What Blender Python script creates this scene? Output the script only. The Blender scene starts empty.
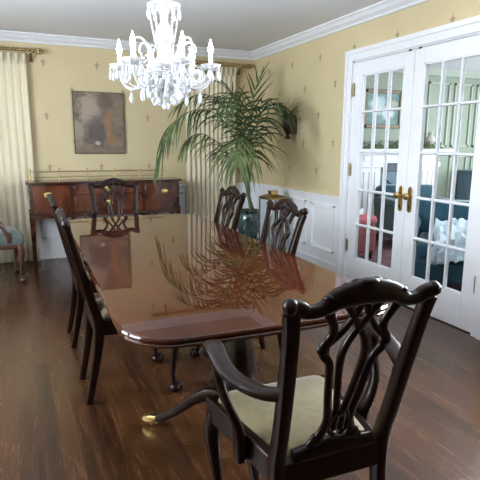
import bpy, math, random
from mathutils import Vector as V, Matrix, Euler
from math import pi, sin, cos, radians
random.seed(7)
SC = bpy.context.scene
COL = SC.collection

# ------------------------------------------------------------------ materials
def nodes(name):
    m = bpy.data.materials.new(name); m.use_nodes = True
    nt = m.node_tree
    return m, nt, nt.nodes['Principled BSDF']

def setp(b, **k):
    names = dict(col='Base Color', rough='Roughness', metal='Metallic', trans='Transmission Weight', ior='IOR',
                 coat='Coat Weight', coatr='Coat Roughness', emc='Emission Color', ems='Emission Strength',
                 sheen='Sheen Weight', spec='Specular IOR Level', sub='Subsurface Weight', alpha='Alpha')
    for a, v in k.items():
        if isinstance(v, tuple) and len(v) == 3: v = (*v, 1)
        b.inputs[names[a]].default_value = v

def plain(name, col, var=0.12, scale=20., bump=0., **k):
    m, nt, b = nodes(name)
    setp(b, **k)
    tc = nt.nodes.new('ShaderNodeTexCoord'); n = nt.nodes.new('ShaderNodeTexNoise')
    n.inputs['Scale'].default_value = scale; n.inputs['Detail'].default_value = 3
    nt.links.new(tc.outputs['Object'], n.inputs['Vector'])
    r = nt.nodes.new('ShaderNodeValToRGB'); e = r.color_ramp.elements
    e[0].position = .3; e[1].position = .7
    e[0].color = (*[c * (1 - var) for c in col], 1); e[1].color = (*[min(1, c * (1 + var)) for c in col], 1)
    nt.links.new(n.outputs['Fac'], r.inputs['Fac']); nt.links.new(r.outputs['Color'], b.inputs['Base Color'])
    if bump:
        bp = nt.nodes.new('ShaderNodeBump'); bp.inputs['Strength'].default_value = bump; bp.inputs['Distance'].default_value = .004
        nt.links.new(n.outputs['Fac'], bp.inputs['Height']); nt.links.new(bp.outputs['Normal'], b.inputs['Normal'])
    return m

def wood(name, c0, c1, stretch=(20, 2, 20), scale=1., **k):
    m, nt, b = nodes(name); setp(b, **k)
    tc = nt.nodes.new('ShaderNodeTexCoord'); mp = nt.nodes.new('ShaderNodeMapping')
    mp.inputs['Scale'].default_value = stretch
    n = nt.nodes.new('ShaderNodeTexNoise'); n.inputs['Scale'].default_value = scale
    n.inputs['Detail'].default_value = 5; n.inputs['Distortion'].default_value = .8
    r = nt.nodes.new('ShaderNodeValToRGB'); e = r.color_ramp.elements
    e[0].position = .3; e[1].position = .72; e[0].color = (*c0, 1); e[1].color = (*c1, 1)
    L = nt.links.new
    L(tc.outputs['Object'], mp.inputs['Vector']); L(mp.outputs['Vector'], n.inputs['Vector'])
    L(n.outputs['Fac'], r.inputs['Fac']); L(r.outputs['Color'], b.inputs['Base Color'])
    return m

class NT:                      # small helper for math node graphs
    def __init__(s, nt): s.nt = nt
    def m(s, op, a, b=None, c=None):
        n = s.nt.nodes.new('ShaderNodeMath'); n.operation = op
        for i, x in enumerate((a, b, c)):
            if x is None: continue
            if isinstance(x, (int, float)): n.inputs[i].default_value = x
            else: s.nt.links.new(x, n.inputs[i])
        return n.outputs[0]

def wallpaper(name, axis, u0):
    m, nt, b = nodes(name); h = NT(nt); L = nt.links.new
    tc = nt.nodes.new('ShaderNodeTexCoord'); sp = nt.nodes.new('ShaderNodeSeparateXYZ')
    L(tc.outputs['Object'], sp.inputs[0])
    u, z = sp.outputs[axis], sp.outputs['Z']
    masks = []
    for du0, dz0 in ((0, 0), (.2825, .282)):
        def cell(x, o, s):
            q = h.m('DIVIDE', h.m('SUBTRACT', x, o), s)
            f = h.m('FRACT', h.m('ADD', q, 100.5))
            return h.m('MULTIPLY', h.m('SUBTRACT', f, .5), s)
        a = h.m('ABSOLUTE', cell(u, u0 + du0, .565)); c = cell(z, 2.175 + dz0, .564)
        def dia(ca, cc, off):
            return h.m('LESS_THAN', h.m('ADD', h.m('DIVIDE', a, ca), h.m('DIVIDE', h.m('ABSOLUTE', h.m('SUBTRACT', c, off)), cc)), 1)
        w = h.m('MAXIMUM', dia(.013, .056, -.004), dia(.033, .014, .009))
        w = h.m('MAXIMUM', w, dia(.021, .012, -.024))
        masks.append(w)
    mask = h.m('MAXIMUM', *masks)
    n = nt.nodes.new('ShaderNodeTexNoise'); n.inputs['Scale'].default_value = 3.; n.inputs['Detail'].default_value = 4
    L(tc.outputs['Object'], n.inputs['Vector'])
    r = nt.nodes.new('ShaderNodeValToRGB'); e = r.color_ramp.elements
    e[0].position = .3; e[1].position = .7
    e[0].color = (*WALLC0, 1); e[1].color = (*WALLC1, 1)
    L(n.outputs['Fac'], r.inputs['Fac'])
    mx = nt.nodes.new('ShaderNodeMix'); mx.data_type = 'RGBA'
    L(mask, mx.inputs[0]); L(r.outputs['Color'], mx.inputs[6]); mx.inputs[7].default_value = (.40, .31, .17, 1)
    L(mx.outputs[2], b.inputs['Base Color'])
    L(h.m('MULTIPLY', mask, .4), b.inputs['Metallic'])
    L(h.m('SUBTRACT', .62, h.m('MULTIPLY', mask, .27)), b.inputs['Roughness'])
    return m

WALLC0, WALLC1 = (.605, .495, .295), (.645, .53, .32)
M = {}
M['paper_y'] = wallpaper('gold_motif_wallpaper_side', 'Y', 4.513)
M['paper_x'] = wallpaper('gold_motif_wallpaper_back', 'X', .325)
M['white'] = plain('white_painted_wood', (.83, .83, .86), var=.02, rough=.35)
M['ceil'] = plain('ceiling_paint', (.84, .84, .88), var=.015, scale=2, rough=.9)
M['cwhite'] = plain('crown_paint', (.82, .82, .86), var=.02, rough=.4)
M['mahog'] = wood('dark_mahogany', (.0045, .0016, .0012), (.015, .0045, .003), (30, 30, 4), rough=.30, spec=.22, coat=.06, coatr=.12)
M['table'] = wood('polished_table_mahogany', (.030, .0065, .0026), (.066, .0175, .0068), (9, 1.2, 9), rough=.3, spec=0., coat=1., coatr=.01, ior=1.5)
M['tabledark'] = wood('pedestal_mahogany', (.005, .0022, .0018), (.014, .005, .0035), (20, 20, 4), rough=.25, coat=.3, coatr=.1)
M['side'] = wood('sideboard_mahogany', (.028, .008, .006), (.075, .020, .012), (3, 3, 14), rough=.25, coat=.5, coatr=.08)
M['sideveneer'] = wood('sideboard_flame_veneer', (.035, .010, .006), (.15, .046, .022), (9, 9, 3.5), rough=.2, coat=.6, coatr=.06)
M['brownwood'] = wood('walnut', (.045, .017, .009), (.10, .038, .018), (20, 20, 5), rough=.3, coat=.3)
M['cream'] = plain('cream_seat_fabric', (.145, .110, .046), var=.14, scale=35, bump=.3, rough=.8, sheen=.2)
M['blueseat'] = plain('blue_green_seat_fabric', (.075, .092, .078), var=.15, scale=60, bump=.2, rough=.85, sheen=.2)
M['brass'] = plain('aged_brass', (.62, .44, .17), var=.25, scale=60, metal=1., rough=.3)
M['darkbrass'] = plain('antique_brass', (.36, .26, .11), var=.3, scale=50, metal=1., rough=.35)
M['bracket'] = plain('dark_bronze', (.05, .02, .018), var=.4, scale=40, metal=.6, rough=.35)
M['curtain'] = plain('ivory_curtain_cloth', (.75, .665, .49), var=.03, scale=80, rough=.9, sheen=.2)
M['crystal'] = plain('cut_crystal', (.93, .95, 1.), var=.02, rough=.08, trans=.35, ior=1.5)
M['candle'] = plain('candle_sleeve_white', (.95, .94, .9), var=.02, rough=.4)
m_, nt_, b_ = nodes('lit_flame_bulb'); setp(b_, col=(1., .95, .88), emc=(1., .90, .76), ems=34.); M['bulb'] = m_
def leafmat(name, c, dark=.6):
    m = plain(name, c, var=.35, scale=6, rough=.6, spec=.3)
    return m
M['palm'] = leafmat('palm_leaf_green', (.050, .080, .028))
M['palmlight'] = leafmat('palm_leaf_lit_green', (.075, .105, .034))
M['stalk'] = plain('palm_stalk_green', (.09, .12, .045), rough=.5)
M['fern'] = leafmat('fern_green', (.10, .16, .05))
M['jar'] = plain('teal_glazed_ceramic', (.026, .055, .054), var=.7, scale=14, rough=.18, coat=.6)
M['green'] = plain('sage_green_panelling', (.25, .295, .225), var=.03, rough=.5)
M['greenlight'] = plain('sage_green_moulding', (.36, .405, .33), var=.03, rough=.45)
M['teal'] = plain('teal_velvet', (.008, .062, .10), var=.25, scale=18, rough=.7, sheen=.4)
M['throw'] = plain('white_blue_throw', (.72, .80, .86), var=.16, scale=16, rough=.9)
M['red'] = plain('red_upholstery', (.22, .055, .055), var=.15, scale=30, rough=.8)
M['pink'] = plain('rose_cushion', (.50, .12, .15), var=.1, scale=20, rough=.85)
M['bluegrey'] = plain('blue_grey_paint', (.12, .19, .26), var=.06, rough=.5)
M['fire'] = plain('dark_slate_firebox', (.03, .05, .075), var=.4, scale=8, rough=.4)
M['rug'] = plain('plum_rug', (.16, .07, .09), var=.5, scale=7, rough=.95)
M['paperwhite'] = plain('magazine_paper', (.8, .8, .78), var=.15, scale=25, rough=.4)
M['blackframe'] = plain('dark_picture_frame', (.045, .03, .022), var=.2, rough=.5)
M['goldframe'] = plain('gilt_picture_frame', (.16, .12, .075), var=.2, scale=40, metal=.4, rough=.45)
M['darkwall'] = plain('fill_cutting_dark_brown', (.035, .022, .016), var=.1, rough=.5)  # unseen front wall, made dark brown to cut the fill light
M['stone'] = plain('pale_figurine', (.62, .55, .52), var=.1, rough=.5)

def glassmat():
    m = bpy.data.materials.new('window_glass'); m.use_nodes = True; nt = m.node_tree
    nt.nodes.remove(nt.nodes['Principled BSDF']); out = nt.nodes['Material Output']
    t = nt.nodes.new('ShaderNodeBsdfTransparent'); t.inputs[0].default_value = (.95, .98, .99, 1)
    g = nt.nodes.new('ShaderNodeBsdfGlossy'); g.inputs['Roughness'].default_value = .01
    f = nt.nodes.new('ShaderNodeFresnel'); f.inputs[0].default_value = 1.35
    x = nt.nodes.new('ShaderNodeMixShader')
    gm = nt.nodes.new('ShaderNodeNewGeometry'); h = NT(nt)
    fac = h.m('MULTIPLY', f.outputs[0], h.m('SUBTRACT', 1., gm.outputs['Backfacing']))
    nt.links.new(fac, x.inputs[0]); nt.links.new(t.outputs[0], x.inputs[1]); nt.links.new(g.outputs[0], x.inputs[2])
    nt.links.new(x.outputs[0], out.inputs[0]); return m
M['glass'] = glassmat()

def floormat():
    m, nt, b = nodes('dark_oak_planks'); L = nt.links.new
    tc = nt.nodes.new('ShaderNodeTexCoord'); mp = nt.nodes.new('ShaderNodeMapping'); mp.inputs['Rotation'].default_value = (0, 0, pi / 2)
    br = nt.nodes.new('ShaderNodeTexBrick'); br.inputs['Scale'].default_value = 1.
    br.inputs['Brick Width'].default_value = 1.3; br.inputs['Row Height'].default_value = .083
    br.inputs['Mortar Size'].default_value = .0012; br.inputs['Mortar Smooth'].default_value = .3
    br.offset = .37
    br.inputs['Color1'].default_value = (0, 0, 0, 1); br.inputs['Color2'].default_value = (1, 1, 1, 1); br.inputs['Mortar'].default_value = (.5, .5, .5, 1)
    L(tc.outputs['Object'], mp.inputs[0]); L(mp.outputs[0], br.inputs['Vector'])
    mp2 = nt.nodes.new('ShaderNodeMapping'); mp2.inputs['Scale'].default_value = (16, 1.3, 1)
    n = nt.nodes.new('ShaderNodeTexNoise'); n.inputs['Scale'].default_value = 2.2; n.inputs['Detail'].default_value = 4; n.inputs['Distortion'].default_value = .9
    L(tc.outputs['Object'], mp2.inputs[0]); L(mp2.outputs[0], n.inputs['Vector'])
    h = NT(nt)
    f = h.m('ADD', h.m('MULTIPLY', n.outputs['Fac'], .75), h.m('MULTIPLY', br.outputs['Color'], .28))
    r = nt.nodes.new('ShaderNodeValToRGB'); e = r.color_ramp.elements
    e[0].position = .25; e[1].position = .9; e[0].color = (.019, .0066, .0025, 1); e[1].color = (.088, .035, .0132, 1)
    L(f, r.inputs['Fac'])
    mx = nt.nodes.new('ShaderNodeMix'); mx.data_type = 'RGBA'
    L(br.outputs['Fac'], mx.inputs[0]); L(r.outputs['Color'], mx.inputs[6]); mx.inputs[7].default_value = (.02, .01, .006, 1)
    L(mx.outputs[2], b.inputs['Base Color'])
    L(h.m('ADD', .20, h.m('MULTIPLY', n.outputs['Fac'], .12)), b.inputs['Roughness']); setp(b, coat=.2, coatr=.22, spec=.4)
    bp = nt.nodes.new('ShaderNodeBump'); bp.inputs['Strength'].default_value = .06; bp.inputs['Distance'].default_value = .002
    L(n.outputs['Fac'], bp.inputs['Height']); L(bp.outputs['Normal'], b.inputs['Normal'])
    return m
M['floor'] = floormat()

def painting_mat(name, base0, base1, blobs, scale=5.):
    """canvas: mottled ground plus soft blobs (u, w, radius u, radius w, colour) in local x/z"""
    m, nt, b = nodes(name); h = NT(nt); L = nt.links.new
    tc = nt.nodes.new('ShaderNodeTexCoord'); n = nt.nodes.new('ShaderNodeTexNoise')
    n.inputs['Scale'].default_value = scale * 2; n.inputs['Detail'].default_value = 6
    L(tc.outputs['Object'], n.inputs['Vector'])
    r = nt.nodes.new('ShaderNodeValToRGB'); e = r.color_ramp.elements
    e[0].position = .33; e[1].position = .68; e[0].color = (*base0, 1); e[1].color = (*base1, 1)
    L(n.outputs['Fac'], r.inputs['Fac']); cur = r.outputs['Color']
    sp = nt.nodes.new('ShaderNodeSeparateXYZ'); L(tc.outputs['Object'], sp.inputs[0])
    n2 = nt.nodes.new('ShaderNodeTexNoise'); n2.inputs['Scale'].default_value = scale * 3; n2.inputs['Detail'].default_value = 4
    L(tc.outputs['Object'], n2.inputs['Vector'])
    wob = h.m('MULTIPLY', h.m('SUBTRACT', n2.outputs['Fac'], .5), 1.6)
    for (u, w, ru, rw, c) in blobs:
        du = h.m('DIVIDE', h.m('SUBTRACT', sp.outputs[0], u), ru); dw = h.m('DIVIDE', h.m('SUBTRACT', sp.outputs[2], w), rw)
        d = h.m('ADD', h.m('SQRT', h.m('ADD', h.m('MULTIPLY', du, du), h.m('MULTIPLY', dw, dw))), wob)
        f = h.m('MULTIPLY', h.m('SUBTRACT', 1.35, d), 1.6)
        cl = nt.nodes.new('ShaderNodeClamp'); L(f, cl.inputs[0])
        mx = nt.nodes.new('ShaderNodeMix'); mx.data_type = 'RGBA'
        L(h.m('MULTIPLY', cl.outputs[0], .8), mx.inputs[0]); L(cur, mx.inputs[6]); mx.inputs[7].default_value = (*c, 1)
        cur = mx.outputs[2]
    L(cur, b.inputs['Base Color']); setp(b, rough=.6)
    return m

# ------------------------------------------------------------------ mesh building
def cr(pts, n=6):
    """Catmull-Rom through tuples of any length"""
    P = [tuple(p) for p in pts]
    if len(P) < 3 or n < 2: return P
    P = [tuple(2 * a - b for a, b in zip(P[0], P[1]))] + P + [tuple(2 * a - b for a, b in zip(P[-1], P[-2]))]
    out = []
    for i in range(1, len(P) - 2):
        for k in range(n):
            t = k / n
            out.append(tuple(.5 * (2 * b + (c - a) * t + (2 * a - 5 * b + 4 * c - d) * t * t + (3 * b - a - 3 * c + d) * t ** 3)
                             for a, b, c, d in zip(P[i - 1], P[i], P[i + 1], P[i + 2])))
    out.append(P[-2])
    return out

class MB:
    def __init__(s): s.v = []; s.f = []
    def add(s, vs, fs):
        o = len(s.v); s.v += [tuple(x) for x in vs]; s.f += [tuple(i + o for i in f) for f in fs]; return s
    def box(s, x0, x1, y0, y1, z0, z1):
        vs = [(x, y, z) for z in (z0, z1) for y in (y0, y1) for x in (x0, x1)]
        return s.add(vs, [(0, 2, 3, 1), (4, 5, 7, 6), (0, 1, 5, 4), (2, 6, 7, 3), (0, 4, 6, 2), (1, 3, 7, 5)])
    def cbox(s, c, d):
        return s.box(c[0] - d[0] / 2, c[0] + d[0] / 2, c[1] - d[1] / 2, c[1] + d[1] / 2, c[2] - d[2] / 2, c[2] + d[2] / 2)
    def rings(s, rs, caps=True, closed=False):
        n = len(rs[0]); o = len(s.v); k = len(rs)
        for r in rs: s.v += [tuple(p) for p in r]
        for i in range(k if closed else k - 1):
            j = (i + 1) % k
            for a in range(n):
                b = (a + 1) % n
                s.f.append((o + i * n + a, o + i * n + b, o + j * n + b, o + j * n + a))
        if caps and not closed:
            s.f.append(tuple(o + a for a in reversed(range(n)))); s.f.append(tuple(o + (k - 1) * n + a for a in range(n)))
        return s
    def sweep(s, path, size, hint=(0, 1, 0), n=10, e=2.6, sm=6, taper=None):
        """path: points, optionally (x,y,z,w,t) with its own width w and thickness t; hint = direction of t"""
        P = [tuple(p) if len(p) == 5 else tuple(p) + tuple(size) for p in path]
        P = cr(P, sm); hint = V(hint); rs = []
        for i, p in enumerate(P):
            a = V(P[max(i - 1, 0)][:3]); b = V(P[min(i + 1, len(P) - 1)][:3]); t = (b - a)
            t = t.normalized() if t.length > 1e-9 else V((0, 0, 1))
            w = t.cross(hint)
            if w.length < 1e-4: w = t.cross(V((1, .3, .2)))
            w.normalize(); h = w.cross(t).normalized()
            ring = []
            for k in range(n):
                an = 2 * pi * (k + .5) / n; c, q = cos(an), sin(an)
                c = math.copysign(abs(c) ** (2 / e), c); q = math.copysign(abs(q) ** (2 / e), q)
                ring.append(V(p[:3]) + w * (c * p[3] / 2) + h * (q * p[4] / 2))
            rs.append(ring)
        return s.rings(rs)
    def tube(s, path, r, n=8, sm=6):
        P = [tuple(p) if len(p) == 4 else tuple(p) + (r,) for p in path]
        return s.sweep([(p[0], p[1], p[2], 2 * p[3], 2 * p[3]) for p in P], (0, 0), hint=(.13, .97, .21), n=n, e=2, sm=sm)
    def lathe(s, prof, c=(0, 0, 0), n=16):
        rs = [[(c[0] + r * cos(2 * pi * k / n), c[1] + r * sin(2 * pi * k / n), c[2] + z) for k in range(n)] for r, z in prof]
        return s.rings(rs)
    def ball(s, c, r, n=10, m=7):
        if isinstance(r, (int, float)): r = (r, r, r)
        rs = []
        for i in range(m + 1):
            a = pi * min(max(i / m, .02), .98)
            rs.append([(c[0] + r[0] * sin(a) * cos(2 * pi * k / n), c[1] + r[1] * sin(a) * sin(2 * pi * k / n), c[2] - r[2] * cos(a)) for k in range(n)])
        return s.rings(rs)
    def prism(s, outline, z0, z1):
        return s.rings([[(x, y, z0) for x, y in outline], [(x, y, z1) for x, y in outline]])
    def extrude(s, prof, a, b):
        """profile of offsets (V) swept from point a to b"""
        return s.rings([[V(a) + V(q) for q in prof], [V(b) + V(q) for q in prof]])
    def build(s, name, mat, parent=None, bevel=0., smooth=True, angle=40, seg=2, **tags):
        me = bpy.data.meshes.new(name); me.from_pydata(s.v, [], s.f); me.validate()
        import bmesh
        bm = bmesh.new(); bm.from_mesh(me); bmesh.ops.recalc_face_normals(bm, faces=bm.faces); bm.to_mesh(me); bm.free()
        if smooth:
            me.polygons.foreach_set('use_smooth', [True] * len(me.polygons)); me.set_sharp_from_angle(angle=radians(angle))
        me.materials.append(M[mat] if isinstance(mat, str) else mat)
        o = bpy.data.objects.new(name, me); COL.objects.link(o)
        if parent: o.parent = parent
        if bevel:
            md = o.modifiers.new('edge', 'BEVEL'); md.width = bevel; md.segments = seg; md.limit_method = 'ANGLE'; md.angle_limit = radians(40)
        for k, v in tags.items(): o[k] = v
        return o

def thing(name, label, cat, loc=(0, 0, 0), rz=0., group=None):
    o = bpy.data.objects.new(name, None); COL.objects.link(o)
    o.empty_display_size = .1; o.location = loc; o.rotation_euler = (0, 0, rz)
    o['label'] = label; o['category'] = cat
    if group: o['group'] = group
    return o
def dup(src, loc, rz, label):
    def cp(o, par):
        c = o.copy(); COL.objects.link(c)
        if par: c.parent = par
        for ch in o.children: cp(ch, c)
        return c
    r = cp(src, None); r.location = loc; r.rotation_euler = (0, 0, rz); r['label'] = label
    return r
def struct(mb, name, mat, **k):
    return mb.build(name, mat, smooth=False, kind='structure', **k)

# ------------------------------------------------------------------ room shell
XR, YB, H = 2.854, 6.064, 2.45
XL, YF = -1.75, -1.7
OX = 8.0                                    # far side of the room beyond the glazed doors
OY0, OY1 = 2.25, 6.2
RY0, RY1, RZ0, RZ1 = .85, 2.1, .85, 2.15            # unseen window added in the door wall to brighten the right-hand floor
DY0, DY1, DH = 2.40, 3.94, 2.055
struct(MB().box(XL - .1, OX + .1, YF - .1, YB + .25, -.1, 0), 'floor', 'floor')
struct(MB().box(XL - .1, XR + .12, YF - .1, YB + .1, H, H + .1), 'ceiling', 'ceil')
struct(MB().box(XL - .1, XR + .12, YB, YB + .1, 0, H), 'wall_back', 'paper_x')
struct(MB().box(XR, XR + .12, DY1, YB, 0, H).box(XR, XR + .12, YF, RY0, 0, H).box(XR, XR + .12, RY1, DY0, 0, H).box(XR, XR + .12, RY0, RY1, 0, RZ0).box(XR, XR + .12, RY0, RY1, RZ1, H).box(XR, XR + .12, DY0, DY1, DH, H), 'wall_right', 'paper_y')
struct(MB().box(XL - .1, XR + .12, YF - .1, YF, 0, H), 'wall_front', 'darkwall')
WY0, WY1, WZ0, WZ1 = 1.5, 4.0, .9, 2.2
struct(MB().box(XL - .1, XL, YF, WY0, 0, H).box(XL - .1, XL, WY1, YB, 0, H).box(XL - .1, XL, WY0, WY1, 0, WZ0).box(XL - .1, XL, WY0, WY1, WZ1, H), 'wall_left', 'paper_y')
wf = MB()
for y in (WY0, (WY0 + WY1) / 2, WY1): wf.box(XL - .09, XL + .015, y - .04, y + .04, WZ0 - .05, WZ1 + .05)
for z in (WZ0, (WZ0 + WZ1) / 2, WZ1): wf.box(XL - .085, XL + .01, WY0, WY1, z - .035, z + .035)
w1 = struct(wf, 'window_1', 'white')
MB().box(XL - .045, XL - .04, WY0, WY1, WZ0, WZ1).build('glass_pane', 'glass', w1, smooth=False)
wf = MB()
for y in (RY0, (RY0 + RY1) / 2, RY1): wf.box(XR - .015, XR + .09, y - .03, y + .03, RZ0 - .05, RZ1 + .05)
for z in (RZ0, (RZ0 + RZ1) / 2, RZ1): wf.box(XR - .01, XR + .085, RY0, RY1, z - .03, z + .03)
w2 = struct(wf, 'added_window_2', 'white')
MB().box(XR + .04, XR + .045, RY0, RY1, RZ0, RZ1).build('glass_pane', 'glass', w2, smooth=False)

# crown, wainscot, chair rail, baseboard
def crown(name, a, b, nrm):
    n = V(nrm)
    prof = [n * 0 + V((0, 0, 0)), n * .085, n * .085 + V((0, 0, -.014)), n * .07 + V((0, 0, -.022)), n * .05 + V((0, 0, -.05)),
            n * .022 + V((0, 0, -.072)), n * .016 + V((0, 0, -.088)), V((0, 0, -.092))]
    struct(MB().extrude(prof, a, b), name, 'cwhite')
crown('trim_1', (XL, YB, H), (XR, YB, H), (0, -1, 0))
crown('trim_2', (XR, YB, H), (XR, YF, H), (-1, 0, 0))
crown('trim_3', (XL, YF, H), (XL, YB, H), (1, 0, 0))
def wains(num, p0, dirv, nrm, length, panels):
    """painted dado: board, panel mouldings and cap rail along a wall"""
    d, n, z = V(dirv), V(nrm), V((0, 0, 1)); p0 = V(p0)
    def bx(mb, s0, s1, z0, z1, t0, t1):
        vs = [p0 + d * s + n * t + z * q for q in (z0, z1) for t in (t0, t1) for s in (s0, s1)]
        mb.add(vs, [(0, 2, 3, 1), (4, 5, 7, 6), (0, 1, 5, 4), (2, 6, 7, 3), (0, 4, 6, 2), (1, 3, 7, 5)])
    mb = MB(); bx(mb, 0, length, 0, .79, 0, .010)
    for a, b in panels:
        for k, (w, t) in enumerate(((0, .026), (.014, .018))):
            z0, z1 = .235 + w, .715 - w
            bx(mb, a + w, b - w, z1 - .016, z1, .010, t); bx(mb, a + w, b - w, z0, z0 + .016, .010, t)
            bx(mb, a + w, a + w + .016, z0, z1, .010, t); bx(mb, b - w - .016, b - w, z0, z1, .010, t)
    struct(mb, 'trim_%d' % num, 'white')
    mb = MB(); bx(mb, 0, length, .775, .795, .0, .022); bx(mb, 0, length, .795, .812, 0, .036); bx(mb, 0, length, .755, .775, 0, .015)
    struct(mb, 'trim_%d' % (num + 1), 'white')
    return bx
bx = wains(4, (XR, DY1 + .1, 0), (0, 1, 0), (-1, 0, 0), YB - DY1 - .1, [(.09, .52), (.64, 1.07), (1.19, 1.62)])
mb = MB(); bx(mb, 0, YB - DY1 - .1, 0, .125, 0, .020); bx(mb, 0, YB - DY1 - .1, .125, .14, 0, .013); struct(mb, 'baseboard_right', 'white')
bx = wains(6, (XL, YB, 0), (1, 0, 0), (0, -1, 0), XR - XL, [(1.95 + .55 * k, 2.4 + .55 * k) for k in range(-3, 5)])
mb = MB(); bx(mb, 0, XR - XL, 0, .085, 0, .020); bx(mb, 0, XR - XL, .085, .10, 0, .013); struct(mb, 'baseboard_back', 'white')

# door casing and jamb
cs = MB()
for y0, y1 in ((DY1, DY1 + .095), (DY0 - .095, DY0)):
    cs.box(XR - .022, XR, y0, y1, 0, DH + .095); cs.box(XR - .034, XR - .022, y0 + (.06 if y0 >= DY1 else 0), y1 - (0 if y0 >= DY1 else .06), 0, DH + .06)
    cs.box(XR + .12, XR + .14, y0, y1, 0, DH + .095)
cs.box(XR - .022, XR, DY0, DY1, DH, DH + .095); cs.box(XR - .034, XR - .022, DY0 - .095, DY1 + .095, DH + .06, DH + .095)
cs.box(XR + .12, XR + .14, DY0, DY1, DH, DH + .095)
cs.box(XR, XR + .12, DY1 - .015, DY1, 0, DH); cs.box(XR, XR + .12, DY0, DY0 + .015, 0, DH); cs.box(XR, XR + .12, DY0, DY1, DH - .012, DH)
struct(cs, 'trim_8', 'white')

def french_door(num, y0, y1, gy0, gy1, hinge_y, knob_y):
    root = bpy.data.objects.new('door_%d' % num, None); COL.objects.link(root); root.location = (XR + .003, 0, 0)
    root['kind'] = 'structure'
    t = .04; zs = [.255, .58, .905, 1.253, 1.605, 1.922]; w = (gy1 - gy0) / 3
    f = MB()
    f.box(0, t, y0, gy0, .008, 2.04); f.box(0, t, gy1, y1, .008, 2.04)
    f.box(0, t, gy0, gy1, .008, zs[0]); f.box(0, t, gy0, gy1, zs[-1], 2.04)
    f.build('door_frame', 'white', root, bevel=.003, smooth=False)
    g = MB()
    for k in (1, 2): g.sweep([(t / 2 - .004, gy0 + w * k, zs[0]), (t / 2 - .004, gy0 + w * k, zs[-1])], (.024, .034), hint=(1, 0, 0), n=8, e=2.2, sm=1)
    for z in zs[1:-1]: g.sweep([(t / 2 - .004, gy0, z), (t / 2 - .004, gy1, z)], (.024, .034), hint=(1, 0, 0), n=8, e=2.2, sm=1)
    for a, b in ((gy0, gy0 + .012), (gy1 - .012, gy1)): g.box(.004, t - .004, a, b, zs[0], zs[-1])
    for a, b in ((zs[0], zs[0] + .012), (zs[-1] - .012, zs[-1])): g.box(.004, t - .004, gy0, gy1, a, b)
    g.build('muntins', 'white', root, smooth=True)
    for i in range(5):
        for k in range(3):
            MB().box(t / 2 - .002, t / 2 + .002, gy0 + w * k, gy0 + w * (k + 1), zs[i], zs[i + 1]).build('glass_pane', 'glass', root, smooth=False)
    for z in (.36, 1.08, 1.80):
        MB().lathe([(.008, -.055), (.008, .055)], (-.006, hinge_y, z), 10).lathe([(.011, .055), (.004, .068)], (-.006, hinge_y, z), 8).box(-.003, .0, hinge_y - .014, hinge_y + .014, z - .05, z + .05).build('hinge', 'darkbrass', root)
    hz = .883
    pl = MB()
    ol = [(-.024, -.10), (-.018, -.115), (0, -.125), (.018, -.115), (.024, -.10), (.026, 0), (.024, .10), (.018, .115), (0, .128), (-.018, .115), (-.024, .10), (-.026, 0)]
    pl.rings([[(x, knob_y + a, hz + b * .84) for a, b in ol] for x in (-.007, 0)])
    pp = pl.build('handle_plate', 'brass', root, bevel=.002)
    kb = MB()
    rs = [(.010, 0), (.010, -.025), (.014, -.03), (.026, -.04), (.028, -.052), (.02, -.064), (.004, -.068)]
    kb.rings([[(x, knob_y + r * cos(2 * pi * q / 14), hz + .028 + r * sin(2 * pi * q / 14)) for q in range(14)] for r, x in rs])
    kb.build('door_knob', 'brass', pp)
    MB().box(-.010, -.005, knob_y - .004, knob_y + .004, hz - .075, hz - .045).build('keyhole', 'bracket', pp, smooth=False)
    MB().box(-.006, .03, knob_y - .014, knob_y + .014, 2.034, 2.046).build('roller_catch', 'bracket', root)
    return root
french_door(1, 3.172, 3.925, 3.28, 3.815, 3.925, 3.222)
french_door(2, 2.415, 3.168, 2.525, 3.06, 2.415, 3.115)

# ------------------------------------------------------------------ room beyond the doors
struct(MB().box(XR + .12, OX, OY1, OY1 + .1, 0, H), 'wall_beyond_back', 'green')
struct(MB().box(OX, OX + .1, OY0, OY1, 0, H), 'wall_beyond_side', 'green')
struct(MB().box(XR + .12, OX, OY0 - .1, OY0, 0, H), 'wall_beyond_front', 'green')
struct(MB().box(XR + .121, OX + .1, OY0 - .1, OY1 + .1, H, H + .1), 'ceiling_beyond', 'ceil')
pm = MB()
def pframe(x0, x1, z0, z1, w=.028):
    for a in ((x0, x1, z0, z0 + w), (x0, x1, z1 - w, z1), (x0, x0 + w, z0, z1), (x1 - w, x1, z0, z1)):
        pm.box(a[0], a[1], OY1 - .022, OY1, a[2], a[3])
for x0, x1 in ((5.90, 6.34), (6.44, 6.82), (6.92, 7.3), (7.4, 7.8)): pframe(x0, x1, 1.28, 2.27)
for x0, x1 in ((6.44, 6.82), (6.92, 7.3), (7.4, 7.8)): pframe(x0, x1, .2, 1.14)
pm.box(XR + .12, OX, OY1 - .05, OY1, H - .09, H)
struct(pm, 'trim_9', 'greenlight')
struct(MB().box(XR + .12, OX, OY1 - .02, OY1, 0, .14), 'baseboard_beyond', 'white')

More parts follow.
